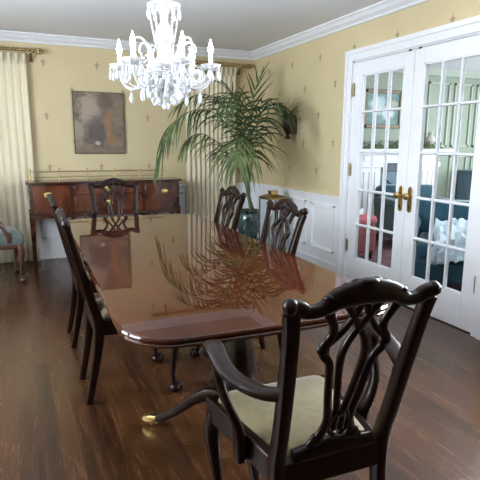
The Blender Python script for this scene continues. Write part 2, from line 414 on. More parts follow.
fp = thing('fireplace_mantel', 'white painted fireplace mantel with fluted legs against the sage green wall', 'fireplace', (5.32, OY1 - .02, 0))
f = MB(); f.box(-.98, .98, -.24, 0, 1.205, 1.25); f.box(-.94, .94, -.20, 0, 1.17, 1.205)
f.build('shelf', 'white', fp, bevel=.006)
f = MB(); f.box(-.74, .74, -.14, 0, 1.04, 1.17); f.box(-.70, .70, -.152, -.14, 1.065, 1.145); f.build('frieze', 'white', fp, bevel=.004)
for s in (-1, 1):
    f = MB(); c = s * .56
    f.box(c - .18, c + .18, -.14, 0, 0, 1.04); f.box(c - .20, c + .20, -.165, 0, 0, .14); f.box(c - .20, c + .20, -.165, 0, .98, 1.04)
    for k in range(3): f.box(c - .13 + k * .1, c - .07 + k * .1, -.152, -.14, .2, .92)
    f.build('mantel_leg', 'white', fp, bevel=.004)
f = MB(); f.box(-.38, .38, -.06, 0, 0, 1.04); f.build('firebox', 'fire', fp)
f = MB(); f.box(-.34, .34, -.075, -.065, .05, .9); f.tube([(-.2, -.09, .78), (-.05, -.09, .70), (.1, -.09, .72)], .012); f.build('fire_screen', 'bluegrey', fp)

pt = thing('framed_picture', 'framed painting of pale flowers hung above the white mantel', 'painting', (5.02, OY1 - .02, 1.83))
for s in (0,):
    f = MB(); a, b = .345, .275
    f.box(-a, a, -.035, 0, b - .05, b); f.box(-a, a, -.035, 0, -b, -b + .05); f.box(-a, -a + .05, -.035, 0, -b, b); f.box(a - .05, a, -.035, 0, -b, b)
    f.build('picture_frame', 'goldframe', pt, bevel=.006)
MB().box(-.30, .30, -.018, -.003, -.23, .23).build('canvas', painting_mat('pale_flower_painting', (.10, .19, .19), (.22, .33, .31),
    [(-.12, .05, .10, .12, (.62, .70, .72)), (.08, -.04, .11, .09, (.66, .72, .74)), (.2, .08, .06, .05, (.5, .42, .30)), (-.02, .12, .05, .06, (.45, .55, .60))]), pt, smooth=False)

g = MB(); rnd = random.Random(3)
for k in range(520):
    x = rnd.uniform(-.86, .80); c = V((x, rnd.uniform(-.07, .05), .012 + rnd.uniform(0, .10) * (1 - .4 * (x / .9) ** 2)))
    d = V((rnd.uniform(-1, 1), rnd.uniform(-1, .6), rnd.uniform(-.1, .8))).normalized(); w = d.cross(V((.2, .3, 1))).normalized()
    l = rnd.uniform(.03, .055)
    g.add([c, c + d * l * .5 + w * l * .26, c + d * l, c + d * l * .5 - w * l * .26], [(0, 1, 2, 3)])
g.tube([(-.86, -.01, .02), (0, 0, .03), (.80, -.01, .02)], .014)
o = g.build('mantel_garland', 'fern', smooth=False, label='leafy green garland lying along the white mantel shelf', category='garland')
o.location = (5.32, OY1 - .15, 1.25)
o = MB().lathe([(.03, 0), (.05, .01), (.03, .03), (.06, .08), (.075, .14), (.05, .19), (.03, .21), (.045, .24), (.01, .27)], n=14).build('mantel_ornament', 'stone', label='small pale urn standing among the garland on the mantel', category='ornament')
o.location = (5.90, OY1 - .12, 1.25)

def club_chair(loc, rz, label):
    t = thing('club_chair', label, 'armchair', loc, rz, 'teal velvet armchairs')
    MB().box(-.42, .42, -.36, .40, .10, .30).build('seat_base', 'teal', t, bevel=.03, seg=3)
    MB().box(-.28, .28, -.26, .42, .30, .45).build('seat_cushion', 'teal', t, bevel=.05, seg=4)
    f = MB()
    f.sweep([(-.36, -.30, .30, .14, .1), (-.37, -.33, .6, .17, .12), (-.30, -.36, .80, .2, .14)], (.1, .1), sm=4)
    b = MB(); b.rings([[(x * k, y, z) for x, y in ((-.43, -.26), (-.36, -.24), (0, -.22), (.36, -.24), (.43, -.26), (.43, -.40), (.3, -.44), (0, -.45), (-.3, -.44), (-.43, -.40))] for z, k in ((.28, .97), (.55, 1.), (.66, 1.), (.73, .95), (.765, .8))])
    b.build('backrest', 'teal', t, bevel=.03, seg=3)
    for s in (-1, 1):
        a = MB(); rs = []
        for y, q in ((-.34, 1.), (0, 1.), (.34, .98), (.40, .9)):
            rs.append([(s * (.36 + q * dx), y, .28 + q * dz) for dx, dz in ((-.07, 0), (-.07, .2), (-.09, .27), (-.06, .33), (0, .345), (.07, .33), (.1, .27), (.07, .2), (.07, 0))])
        a.rings(rs); a.build('armrest', 'teal', t, bevel=.015, seg=2)
        for y in (-.36, .34): MB().lathe([(.018, 0), (.028, .10)], (s * .36, y, 0), 8).build('leg', 'brownwood', t)
    return t
c1 = club_chair((3.68, 3.45, .0125), radians(134), 'teal velvet armchair with the white throw tossed over it, behind the glazed doors')
c2 = club_chair((4.75, 5.05, .0125), radians(165), 'teal velvet armchair with a bare seat in front of the fireplace')
# throw heaped on the nearer teal chair
th = MB(); NU, NW = 22, 18; rows = []
rnd = random.Random(5)
for i in range(NU + 1):
    row = []
    for j in range(NW + 1):
        u, w = i / NU, j / NW
        x = -.30 + .44 * u
        s_ = w * 1.15                               # length along the cloth: up the back, over the seat, down the front
        if s_ < .10: y, z = -.17, .56 - s_ * .85
        elif s_ < .65: y, z = -.17 + (s_ - .10) * 1.16, .475 + .02 * sin(9 * s_)
        else: y, z = .47, .47 - (s_ - .65) * .40
        k = .022 * sin(11 * u + 4 * w) + .018 * sin(23 * u - 9 * w) + .013 * sin(31 * w + 5 * u)
        row.append((x + .02 * sin(9 * w), y + abs(k) * .9 + .012, z + abs(k) * 1.1 + .03 * sin(pi * u)))
    rows.append(row)
th.v = [p for r in rows for p in r]
th.f = [(i * (NW + 1) + j, i * (NW + 1) + j + 1, (i + 1) * (NW + 1) + j + 1, (i + 1) * (NW + 1) + j) for i in range(NU) for j in range(NW)]
o = th.build('throw_blanket', 'throw', label='crumpled white and pale blue throw on the teal armchair seat', category='blanket')
md = o.modifiers.new('thick', 'SOLIDIFY'); md.thickness = .012; md.offset = 1
o.location = c1.location; o.rotation_euler = c1.rotation_euler

t = thing('ottoman', 'dark red upholstered ottoman beyond the glazed door, magazines on it', 'ottoman', (3.47, 4.82, .0125), radians(0))
MB().box(-.24, .24, -.28, .28, 0.08, .40).build('upholstered_base', 'red', t, bevel=.03, seg=3)
MB().box(-.25, .25, -.29, .29, .40, .51).build('cushion_top', 'pink', t, bevel=.05, seg=4, label='rose pink cushion top')
for x in (-.2, .2):
    for y in (-.24, .24): MB().lathe([(.018, 0), (.025, .085)], (x, y, 0), 8).build('leg', 'brownwood', t)
for k, (dx, rz) in enumerate(((0, .3), (.02, .7))):
    o = MB().box(-.11, .11, -.15, .15, 0, .028).build('magazine', 'paperwhite', smooth=False, label=('white magazine lying flat on the red ottoman, lower of two', 'white magazine on top of another on the red ottoman')[k], category='magazine', group='magazines on the ottoman')
    o.location = (3.46 + dx, 4.78, .524 + .0285 * k); o.rotation_euler = (0, 0, rz)
t = thing('low_cabinet', 'blue-grey painted cabinet against the sage green panelled wall', 'cabinet', (6.95, 5.93, 0))
MB().box(-.33, .33, -.22, .22, .06, .88).build('body', 'bluegrey', t, bevel=.004)
MB().box(-.35, .35, -.24, .22, .88, .91).build('top', 'bluegrey', t, bevel=.005)
MB().box(-.31, .31, -.20, .20, 0, .06).build('plinth', 'bluegrey', t)
for s in (-1, 1):
    d = MB().box(s * .165 - .15, s * .165 + .15, -.238, -.22, .1, .85).build('door', 'bluegrey', t, bevel=.003)
    MB().ball((s * .04, -.25, .5), .013).build('knob', 'brass', d)
MB().box(3.35, 6.3, 2.6, 5.75, .001, .012).build('area_rug', 'rug', label='plum patterned rug on the floor beyond the glazed doors', category='rug')

# ------------------------------------------------------------------ dining table
T = thing('dining_table', 'long polished mahogany pedestal dining table with rounded corners', 'table', (.825, 2.812, 0), radians(-.7))
def table_outline(a, b, r, bow, bs=.0, n=10):
    pts = []
    for cx, cy, a0 in ((a - r, b - r, 0), (-a + r, b - r, pi / 2), (-a + r, -b + r, pi), (a - r, -b + r, 3 * pi / 2)):
        for k in range(n + 1):
            an = a0 + pi / 2 * k / n
            pts.append([cx + r * cos(an), cy + r * sin(an)])
        nx = {0: (-a + r, b), pi / 2: (-a, -b + r), pi: (a - r, -b), 3 * pi / 2: (a, b - r)}[a0]
        for k in range(1, 10):
            q = k / 10; pts.append([pts[len(pts) - k][0] * (1 - q) + nx[0] * q, pts[len(pts) - k][1] * (1 - q) + nx[1] * q])
    for p in pts:
        p[1] += math.copysign(bow * (1 - (p[0] / a) ** 2), p[1]) * (abs(p[1]) / b) ** 3
        p[0] += math.copysign(bs * (1 - (p[1] / b) ** 2), p[0]) * (abs(p[0]) / a) ** 3
    return pts
def scaled(ol, d):
    a = max(x for x, y in ol); b = max(y for x, y in ol)
    return [(x * (1 - d / a), y * (1 - d / b)) for x, y in ol]
ol = table_outline(.542, 1.365, .17, .025)
mb = MB()
TZ = .718
mb.rings([[(x, y, TZ - z) for x, y in scaled(ol, d)] for d, z in ((.022, .036), (.006, .0345), (.0, .029), (.0, .025), (.004, .021), (.001, .017), (.0, .009), (.003, .003), (.007, 0), (.03, 0))])
mb.build('tabletop', 'table', T, angle=20)
mb = MB()
io = scaled(ol, .12); mb.rings([[(x, y, z) for x, y in io] for z in (.63, .682)]); mb.build('apron', 'tabledark', T)
for py in (-.94, .94):
    MB().lathe([(.15, .632), (.15, .615), (.06, .60), (.05, .56), (.062, .52), (.07, .46), (.085, .38), (.09, .32), (.075, .27), (.05, .25), (.062, .23), (.085, .20), (.09, .14), (.07, .11), (.03, .09)], (0, py, 0), 20).build('pedestal', 'tabledark', T)
    base = radians(139) if py < 0 else radians(139 + 180)
    for k in range(3):
        an = base + k * 2 * pi / 3; d = V((cos(an), sin(an), 0))
        P = [(.05, .20, .06, .075), (.12, .215, .05, .065), (.20, .18, .045, .055), (.30, .10, .04, .045), (.38, .05, .036, .04), (.41, .042, .034, .036)]
        lg = MB().sweep([(d.x * r, py + d.y * r, z, w, t) for r, z, w, t in P], (0, 0), hint=(0, 0, 1)).build('leg', 'tabledark', T)
        q = [(.40, .040, .040, .044), (.43, .036, .042, .046), (.46, .030, .032, .036), (.475, .026, .014, .018)]
        mb = MB().sweep([(d.x * r, py + d.y * r, z, w, t) for r, z, w, t in q], (0, 0), hint=(0, 0, 1), sm=3)
        mb.ball((d.x * .425, py + d.y * .425, .013), (.013, .013, .013))
        mb.build('toe_cap', 'brass', lg, label='brass toe cap with small caster')

# ------------------------------------------------------------------ dining chairs (local: faces +Y, origin under the back of the seat)
def yb(z):          # rake of the back
    return -.005 - .125 * max(0, (z - .44) / .51) ** 1.05
def chair(arm, name, label, group, loc, rz):
    t = thing(name, label, 'chair', loc, rz, group)
    hw = .207 if arm else .210
    fr = .240 if arm else .230          # half width at the front
    bw = .176 if arm else .172
    D = .43 if arm else .40
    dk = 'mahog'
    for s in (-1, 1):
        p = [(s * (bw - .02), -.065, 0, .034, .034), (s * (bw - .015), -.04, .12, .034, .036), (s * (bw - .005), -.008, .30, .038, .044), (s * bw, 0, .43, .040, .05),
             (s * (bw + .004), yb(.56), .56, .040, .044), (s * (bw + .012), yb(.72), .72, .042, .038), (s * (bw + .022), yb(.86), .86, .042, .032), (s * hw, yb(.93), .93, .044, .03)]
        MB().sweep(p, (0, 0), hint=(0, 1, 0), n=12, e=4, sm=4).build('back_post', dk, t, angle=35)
    # crest rail: serpentine with eared ends and a carved centre
    c = []
    for u, z, w in ((-hw - .020, .945, .026), (-hw - .008, .946, .040), (-hw + .02, .940, .042), (-.165, .928, .036), (-.130, .928, .036), (-.105, .940, .048), (-.085, .952, .054), (-.05, .960, .062), (0, .966, .068),
                    (.05, .960, .062), (.085, .952, .054), (.105, .940, .048), (.130, .928, .036), (.165, .928, .036), (hw - .02, .940, .042), (hw + .008, .946, .040), (hw + .020, .945, .026)):
        c.append((u, yb(z), z, w, .032))
    mb = MB().sweep(c, (0, 0), hint=(0, 1, 0), n=12, e=2.8, sm=4)
    for s in (-1, 1):                      # low leaf carving on the rail
        mb.ball((s * (hw + .006), yb(.95), .948), (.020, .020, .022)); mb.ball((s * .108, yb(.955), .958), (.016, .015, .010))
        for u, z, r in ((.028, .985, .014), (.055, .978, .013), (.08, .970, .011), (.024, .955, .014), (.055, .945, .012)):
            mb.ball((s * u, yb(z) + .010, z), (r * 1.6, r * .75, r))
    mb.ball((0, yb(.99), .992), (.030, .015, .010)); mb.ball((0, yb(.96) + .012, .960), (.014, .010, .024))
    mb.build('crest_rail', dk, t, angle=45)
    # pierced splat
    S = MB()
    def st(pts, w=.017, th=.018):
        P = [((q[0]), yb(q[1]), q[1], 1.08 * (q[2] if len(q) > 2 else w), th) for q in pts]
        S.sweep(P, (0, 0), hint=(0, 1, 0), n=10, e=3, sm=6)
    for s in (-1, 1):
        st([(s * .112, .935, .034), (s * .094, .905, .026), (s * .078, .872, .021), (s * .080, .845, .022), (s * .094, .818, .028), (s * .090, .790, .025), (s * .070, .762, .021), (s * .060, .715, .021), (s * .052, .655, .021), (s * .042, .600, .022), (s * .038, .560, .024), (s * .052, .520, .026), (s * .078, .485, .03)])
        st([(s * .058, .945, .024), (s * .036, .915, .021), (s * .006, .872, .019), (-s * .022, .828, .019), (-s * .036, .780, .019), (-s * .032, .720, .019), (-s * .022, .655, .019), (-s * .012, .590, .02), (-s * .012, .53, .02)])
        st([(s * .092, .820), (s * .064, .842), (s * .040, .870), (s * .018, .905), (s * .008, .940)], .017)
        st([(s * .012, .60), (s * .03, .565), (s * .030, .535), (s * .010, .510)], .015)
        S.ball((s * .096, yb(.805), .808), (.019, .012, .018)); S.ball((s * .060, yb(.50), .505), (.022, .013, .02))
    S.ball((0, yb(.868), .868), (.016, .012, .016)); S.ball((0, yb(.59), .592), (.024, .012, .018))
    S.build('splat', dk, t, angle=60)
    MB().sweep([(-.13, -.012, .462, .04, .03), (0, -.012, .472, .06, .034), (.13, -.012, .462, .04, .03)], (0, 0), hint=(0, 1, 0), n=12, e=3, sm=4).build('splat_shoe', dk, t)
    # seat frame: four rails in one frame, then the drop-in seat
    o = [(-bw, -.02), (bw, -.02), (fr, D), (-fr, D)]; i_ = [(-bw + .03, .02), (bw - .03, .02), (fr - .035, D - .035), (-fr + .035, D - .035)]
    fmb = MB()
    vs = [(x, y, z) for z in (.365, .448) for q in (o, i_) for x, y in q]
    fs = []
    for k in range(4):
        n = (k + 1) % 4
        fs += [(k, n, 8 + n, 8 + k), (4 + k, 12 + k, 12 + n, 4 + n), (8 + k, 8 + n, 12 + n, 12 + k), (k, 4 + k, 4 + n, n)]
    fmb.add(vs, fs); fmb.build('seat_rail', dk, t, bevel=.006)
    rs = []
    for d, z in ((.004, .40), (.0, .445), (.004, .462), (.022, .476), (.055, .486), (.10, .491)):
        ring = []
        a0, a1, y0, y1 = bw - .028 - d, fr - .028 - d, .012 + d, D - .025 - d
        for (cx, cy, sx, sy) in ((a1, y1, 1, 1), (-a1, y1, -1, 1), (-a0, y0, -1, -1), (a0, y0, 1, -1)):
            r = .03; a_ = {(1, 1): 0, (-1, 1): pi / 2, (-1, -1): pi, (1, -1): 3 * pi / 2}[(sx, sy)]
            for k in range(5):
                an = a_ + pi / 2 * k / 4; ring.append((cx - sx * r + r * cos(an), cy - sy * r + r * sin(an), z))
        rs.append(ring)
    MB().rings(rs).build('seat_cushion', 'cream', t, angle=60, label='cream fabric drop-in seat')
    for s in (-1, 1):
        x = fr - .03
        mb = MB().sweep([(s * x, D - .03, .40, .06, .06), (s * (x + .012), D - .018, .33, .062, .062), (s * (x + .008), D - .02, .24, .046, .046), (s * (x - .004), D - .03, .12, .032, .032), (s * (x - .002), D - .026, .05, .030, .030)], (0, 0), hint=(0, 1, 0), n=12, e=2.4, sm=5)
        mb.ball((s * x, D - .018, .027), (.036, .038, .027))
        for k in (-.5, 0, .5): mb.ball((s * x + .03 * sin(k * 1.6), D - .018 + .03 * cos(k * 1.6), .03), (.010, .014, .024))
        mb.build('leg', dk, t)
    if arm:
        for s in (-1, 1):
            P = [(s * (bw + .006), yb(.685) + .004, .685, .042, .038), (s * .224, -.02, .678, .046, .034), (s * .258, .04, .680, .052, .032), (s * .280, .105, .692, .054, .032), (s * .284, .165, .708, .054, .033), (s * .280, .215, .718, .060, .035), (s * .278, .250, .712, .064, .039), (s * .278, .268, .694, .054, .034)]
            a = MB().sweep(P, (0, 0), hint=(0, 0, 1), n=12, e=2.4, sm=6)
            a.ball((s * .278, .250, .700), (.035, .026, .027))
            ar = a.build('armrest', dk, t)
            MB().sweep([(s * .279, .195, .695, .034, .034), (s * .278, .185, .63, .030, .032), (s * .262, .150, .56, .028, .034), (s * .238, .14, .50, .03, .04), (s * .224, .155, .44, .036, .05), (s * .220, .16, .37, .036, .05)], (0, 0), hint=(0, 1, 0), n=12, e=2.6, sm=5).build('arm_support', dk, ar)
    return t
near = chair(True, 'dining_armchair', 'dark carved dining armchair with cream seat, its back to us at the table end', 'carved dining armchairs', (.775, 1.10, 0), radians(-1.5))
dup(near, (.795, 4.60, 0), pi, 'carved dining armchair facing us at the far table end, before the sideboard')
sc0 = chair(False, 'dining_chair', 'carved dining side chair on the curtain side, tucked in nearest us, seen edge-on', 'carved dining side chairs', (.312, 2.634, 0), radians(-90))
dup(sc0, (.312, 3.415, 0), radians(-90), 'carved dining side chair seen edge-on, farther of two opposite the wainscot side')
dup(sc0, (1.325, 2.62, 0), radians(90), 'carved dining side chair before the wainscot, close to the glazed doors')
dup(sc0, (1.365, 3.55, 0), radians(90), 'carved dining side chair on the wainscot side, beside the palm pot')

# ------------------------------------------------------------------ sideboard
SBX0, SBX1, SBF = .05, 1.72, 5.60
W = (SBX1 - SBX0) / 2
SB = thing('sideboard', 'serpentine-front mahogany sideboard with brass gallery under the painting', 'sideboard', ((SBX0 + SBX1) / 2, 6.02, 0))
def fy(x, off=0.):              # front edge depth, bowed ends and hollow middle
    return -.415 - .045 * cos(3.2 * pi * x / (2 * W)) * (-.6 if abs(x) < .31 * 2 * W / 1.0 * .5 else -.6) - .02 * (1 - (x / W) ** 2) - off
def plan(x0, x1, off, back, n=24):
    return [(x0 + (x1 - x0) * k / n, fy(x0 + (x1 - x0) * k / n, off)) for k in range(n + 1)] + [(x1, back), (x0, back)]
MB().prism(plan(-W, W, .02, -.09), .892, .915).build('top', 'side', SB, bevel=.004, angle=30)
MB().prism(plan(-W + .03, W - .03, 0, -.10), .555, .892).build('body', 'side', SB, angle=30)
MB().prism(plan(-W + .03, W - .03, .006, -.10), .535, .556).build('base_moulding', 'side', SB, angle=30)
def oval_pull(par, x, z):
    y = fy(x, .012)
    mb = MB(); mb.rings([[(x + a * cos(2 * pi * k / 16), y - d, z + b * sin(2 * pi * k / 16)) for k in range(16)] for a, b, d in ((.045, .03, 0), (.045, .03, .004), (.03, .018, .008))])
    mb.tube([(x - .032, y - .006, z + .008), (x - .026, y - .02, z - .014), (x, y - .024, z - .022), (x + .026, y - .02, z - .014), (x + .032, y - .006, z + .008)], .004)
    mb.build('oval_pull', 'brass', par)
for x0, x1, px in ((-W + .065, -.40, -.62), (.40, W - .065, .62)):
    d = MB().prism(plan(x0, x1, .012, -.30), .585, .875).build('cupboard_door', 'sideveneer', SB, bevel=.003, angle=30)
    oval_pull(d, px, .78)
for z0, z1 in ((.775, .875), (.585, .762)):
    d = MB().prism(plan(-.36, .36, .012, -.30), z0, z1).build('drawer', 'sideveneer', SB, bevel=.003, angle=30)
    oval_pull(d, -.005, (z0 + z1) / 2)
for x, y in ((-W + .045, fy(-W + .045, -.03)), (-.38, fy(-.38, -.03)), (.38, fy(.38, -.03)), (W - .045, fy(W - .045, -.03)), (-W + .045, -.13), (W - .045, -.13)):
    mb = MB()
    mb.rings([[(x + a * w, y + b * w, z) for a, b in ((-1, -1), (1, -1), (1, 1), (-1, 1))] for w, z in ((.014, 0), (.020, .05), (.020, .07), (.017, .07), (.026, .54), (.026, .60))])
    mb.build('leg', 'side', SB, smooth=False)
ga = MB()
for z, r in ((.945, .004), (1.005, .006)): ga.tube([(-W + .06, -.13, z), (W - .12, -.13, z)], r, sm=1)
ga.build('gallery_rail', 'brass', SB)
for k in range(6):
    x = -W + .06 + k * (2 * W - .18) / 5
    MB().lathe([(.012, .915), (.012, .922), (.005, .93), (.007, .96), (.004, .99), (.009, 1.005), (.005, 1.018), (.009, 1.03), (.003, 1.042)], (x, -.13, 0), 10).build('gallery_post', 'brass', SB)

# ------------------------------------------------------------------ painting over the sideboard
P = thing('wall_painting', 'old brown unframed figure painting on the yellow wall over the sideboard', 'painting', (.887, YB, 1.54))
MB().box(-.285, .285, -.03, 0, -.345, .345).build('stretcher_edge', 'blackframe', P, bevel=.003)
MB().box(-.278, .278, -.034, -.029, -.338, .338).build('canvas', painting_mat('aged_brown_painting', (.11, .08, .06), (.27, .205, .145),
    [(-.10, .15, .11, .17, (.40, .32, .25)), (-.24, -.08, .06, .10, (.33, .27, .21)), (-.04, -.10, .11, .17, (.095, .075, .07)), (.07, .24, .09, .09, (.13, .09, .065)),
     (.10, -.02, .042, .15, (.30, .155, .075)), (.135, -.20, .06, .07, (.27, .14, .07)), (.21, .12, .05, .2, (.23, .18, .12)), (-.03, -.225, .03, .022, (.5, .42, .36)), (-.02, -.31, .26, .035, (.19, .14, .09))], scale=7.), P, smooth=False)

# ------------------------------------------------------------------ curtains and rods
def curtain(name, x0, x1, z0, z1, label, folds, yc=5.985):
    mb = MB(); nu = folds * 10; nz = 10; rows = []
    for j in range(nz + 1):
        q = j / nz; row = []
        for i in range(nu + 1):
            u = i / nu; ph = u * folds * 2 * pi
            amp = .008 + .010 * q
            xs = x0 + (x1 - x0) * u + .012 * sin(2.1 * ph + 1.7) * q
            row.append((xs, yc + amp * sin(ph + .5 * sin(3 * q + u * 9)) + .003 * sin(3 * ph + 4 * q), z1 + (z0 - z1) * q))
        rows.append(row)
    n = nu + 1
    mb.v = [p for r in rows for p in r]; mb.f = [(j * n + i, j * n + i + 1, (j + 1) * n + i + 1, (j + 1) * n + i) for j in range(nz) for i in range(nu)]
    o = mb.build(name, 'curtain', label=label, category='curtain')
    md = o.modifiers.new('thick', 'SOLIDIFY'); md.thickness = .004
    hd = MB()
    for k in range(folds): hd.sweep([(x0 + (x1 - x0) * (k + .75) / folds, yc - .03, z1 - .10, .012, .02), (x0 + (x1 - x0) * (k + .75) / folds, yc - .032, z1 - .005, .03, .02)], (0, 0), sm=2)
    hd.build('pinch_pleats', 'curtain', o)
    return o
curtain('curtain', -.70, .15, .008, 2.235, 'ivory pleated floor-length curtain beside the sideboard and blue chair', 12)
curtain('curtain', 1.90, 2.56, .008, 2.235, 'ivory pleated floor-length curtain behind the potted palm', 11)
def rod(x0, x1, label, ends, bk):
    t = thing('curtain_rod', label, 'curtain rod', ((x0 + x1) / 2, 5.975, 2.27)); h = (x1 - x0) / 2
    mb = MB().tube([(-h, 0, 0), (h, 0, 0)], .013, sm=1)
    k = -h
    while k < h: mb.ball((k, 0, .004), (.016, .018, .020), 7, 5); k += .036
    mb.build('pole', 'darkbrass', t)
    for e in ends:
        f = MB()
        f.lathe([(.016, 0), (.02, .01), (.012, .02)], (0, 0, 0), 8)
        f.v = [(e * (h + z), x, y) for x, y, z in f.v]
        for a in range(5):
            an = 2 * pi * a / 5
            f.sweep([(e * h, 0, 0, .012, .006), (e * (h + .04), .022 * cos(an), .022 * sin(an), .020, .008), (e * (h + .09), .012 * cos(an), .012 * sin(an), .004, .004)], (0, 0), sm=3)
        f.build('finial', 'darkbrass', t)
    for b in bk:
        x = b - (x0 + x1) / 2
        MB().sweep([(x, -.0, -.012, .02, .012), (x + .004, .03, -.06, .024, .014), (x + .006, .065, -.085, .03, .014), (x + .006, .086, -.10, .034, .01)], (0, 0), hint=(0, 0, 1), sm=4).ball((x, -.004, -.018), (.022, .018, .026)).build('bracket', 'darkbrass', t)
rod(-1.3, .25, 'ornate brass curtain rod above the curtain beside the sideboard', (1,), (.20, -1.2))
rod(1.50, 2.70, 'ornate brass curtain rod above the curtain behind the palm', (1, -1), (2.62, 1.6))

# ------------------------------------------------------------------ corner chair with blue seat
t = thing('occasional_chair', 'walnut open-arm chair with blue-green seat beside the ivory curtain', 'chair', (-.52, 5.28, 0), radians(-90 + 6))
rs = []
for d, z in ((.01, .36), (0, .40), (0, .44), (.02, .475), (.08, .49)):
    rs.append([(sx * (q - d), yy + (d if yy < .2 else -d), z) for sx, q, yy in ((1, .27, .50), (-1, .27, .50), (-1, .23, .02), (1, .23, .02))])
MB().rings(rs).build('seat', 'blueseat', t, bevel=.02, seg=3)
MB().box(-.25, .25, .03, .47, .33, .37).build('seat_rail', 'brownwood', t, bevel=.01)
for s in (-1, 1):
    mb = MB().sweep([(s * .235, .45, .37, .06, .06), (s * .25, .465, .30, .06, .06), (s * .245, .46, .2, .04, .04), (s * .232, .45, .08, .028, .028), (s * .236, .455, .04, .03, .03)], (0, 0), n=12, e=2.2, sm=5)
    mb.ball((s * .238, .462, .024), (.034, .038, .024)); mb.build('leg', 'brownwood', t)
    MB().sweep([(s * .20, -.10, 0, .034, .034), (s * .21, 0, .25, .04, .04), (s * .22, .0, .45, .04, .04), (s * .23, -.06, .75, .036, .034), (s * .24, -.14, 1.0, .03, .03)], (0, 0), n=10, e=3, sm=5).build('back_post', 'brownwood', t)
    a = MB().sweep([(s * .23, -.05, .74, .034, .03), (s * .28, .06, .74, .04, .03), (s * .285, .18, .73, .044, .03), (s * .275, .23, .71, .04, .03)], (0, 0), hint=(0, 0, 1), n=10, sm=5).build('armrest', 'brownwood', t)
    MB().sweep([(s * .28, .19, .72, .03, .03), (s * .275, .23, .64, .03, .03), (s * .265, .31, .55, .03, .034), (s * .262, .36, .46, .034, .04), (s * .255, .36, .40, .034, .04)], (0, 0), n=10, sm=5).build('arm_support', 'brownwood', a)
b = MB(); b.rings([[(x, y - .16 * (z - .52), z) for x, y in ((-q, .03), (q, .03), (q, -.03), (-q, -.03))] for z, q in ((.55, .19), (.75, .205), (.97, .20))]); b.build('backrest', 'blueseat', t, bevel=.02, seg=3)
MB().sweep([(-.245, -.14, .99, .03, .03), (-.1, -.145, 1.02, .04, .03), (0, -.148, 1.04, .05, .03), (.1, -.145, 1.02, .04, .03), (.245, -.14, .99, .03, .03)], (0, 0), n=10, sm=4).build('crest_rail', 'brownwood', t)

# ------------------------------------------------------------------ lantern stand against the wainscot
t = thing('lantern_stand', 'slim square brass and glass lantern stand beside the wainscot', 'stand', (2.61, 5.02, 0), radians(5))
a = .108
for x in (-a, a):
    for y in (-a, a): MB().box(x - .007, x + .007, y - .007, y + .007, 0, .72).build('upright', 'darkbrass', t, smooth=False)
mb = MB()
for z in (.02, .715):
    for s in (-1, 1): mb.box(-a, a, s * a - .008, s * a + .008, z - .008, z + .008); mb.box(s * a - .008, s * a + .008, -a, a, z - .008, z + .008)
mb.build('frame_band', 'darkbrass', t, smooth=False)
mb = MB(); mb.rings([[(x * w, y * w, z) for x, y in ((-1, -1), (1, -1), (1, 1), (-1, 1))] for w, z in ((.118, .722), (.118, .73), (.055, .755))]); mb.build('roof', 'darkbrass', t, smooth=False)
MB().box(-.042, .042, -.042, .042, .755, .80).build('top_box', 'brass', t, bevel=.004)
for i in range(4):
    g = MB(); an = i * pi / 2
    c, s = cos(an), sin(an)
    g.add([(c * x - s * y, s * x + c * y, z) for z in (.03, .70) for y in (a - .002, a + .002) for x in (-a + .008, a - .008)], [(0, 2, 3, 1), (4, 5, 7, 6), (0, 1, 5, 4), (2, 6, 7, 3), (0, 4, 6, 2), (1, 3, 7, 5)])
    g.build('glass_pane', 'glass', t, smooth=False)

# ------------------------------------------------------------------ palm
PX, PY = 2.275, 4.95
st_ = thing('plant_stand', 'low dark carved wood stand under the teal palm pot', 'plant stand', (PX, PY, 0))
MB().lathe([(.15, .245), (.165, .255), (.165, .275), (.14, .285)], n=20).build('top', 'mahog', st_)
for k in range(4):
    an = pi / 4 + k * pi / 2; d = V((cos(an), sin(an), 0))
    MB().sweep([(d.x * .12, d.y * .12, .26, .05, .05), (d.x * .15, d.y * .15, .2, .045, .045), (d.x * .13, d.y * .13, .09, .03, .03), (d.x * .16, d.y * .16, .03, .034, .034), (d.x * .165, d.y * .165, .0, .034, .03)], (0, 0), sm=4).build('leg', 'mahog', st_)
MB().lathe([(.11, .06), (.12, .07), (.11, .085)], n=16).build('shelf', 'mahog', st_)
pl = thing('potted_palm', 'tall arching palm in a teal glazed jar in the room corner', 'plant', (PX, PY, .285))
MB().lathe([(.085, 0), (.095, .01), (.112, .07), (.126, .15), (.128, .22), (.116, .275), (.108, .29), (.124, .305), (.128, .318), (.12, .322), (.10, .30), (.10, .25)], n=24).build('jar', 'jar', pl)
MB().lathe([(.099, .25), (.099, .27), (.04, .28)], n=16).build('soil', 'bracket', pl)
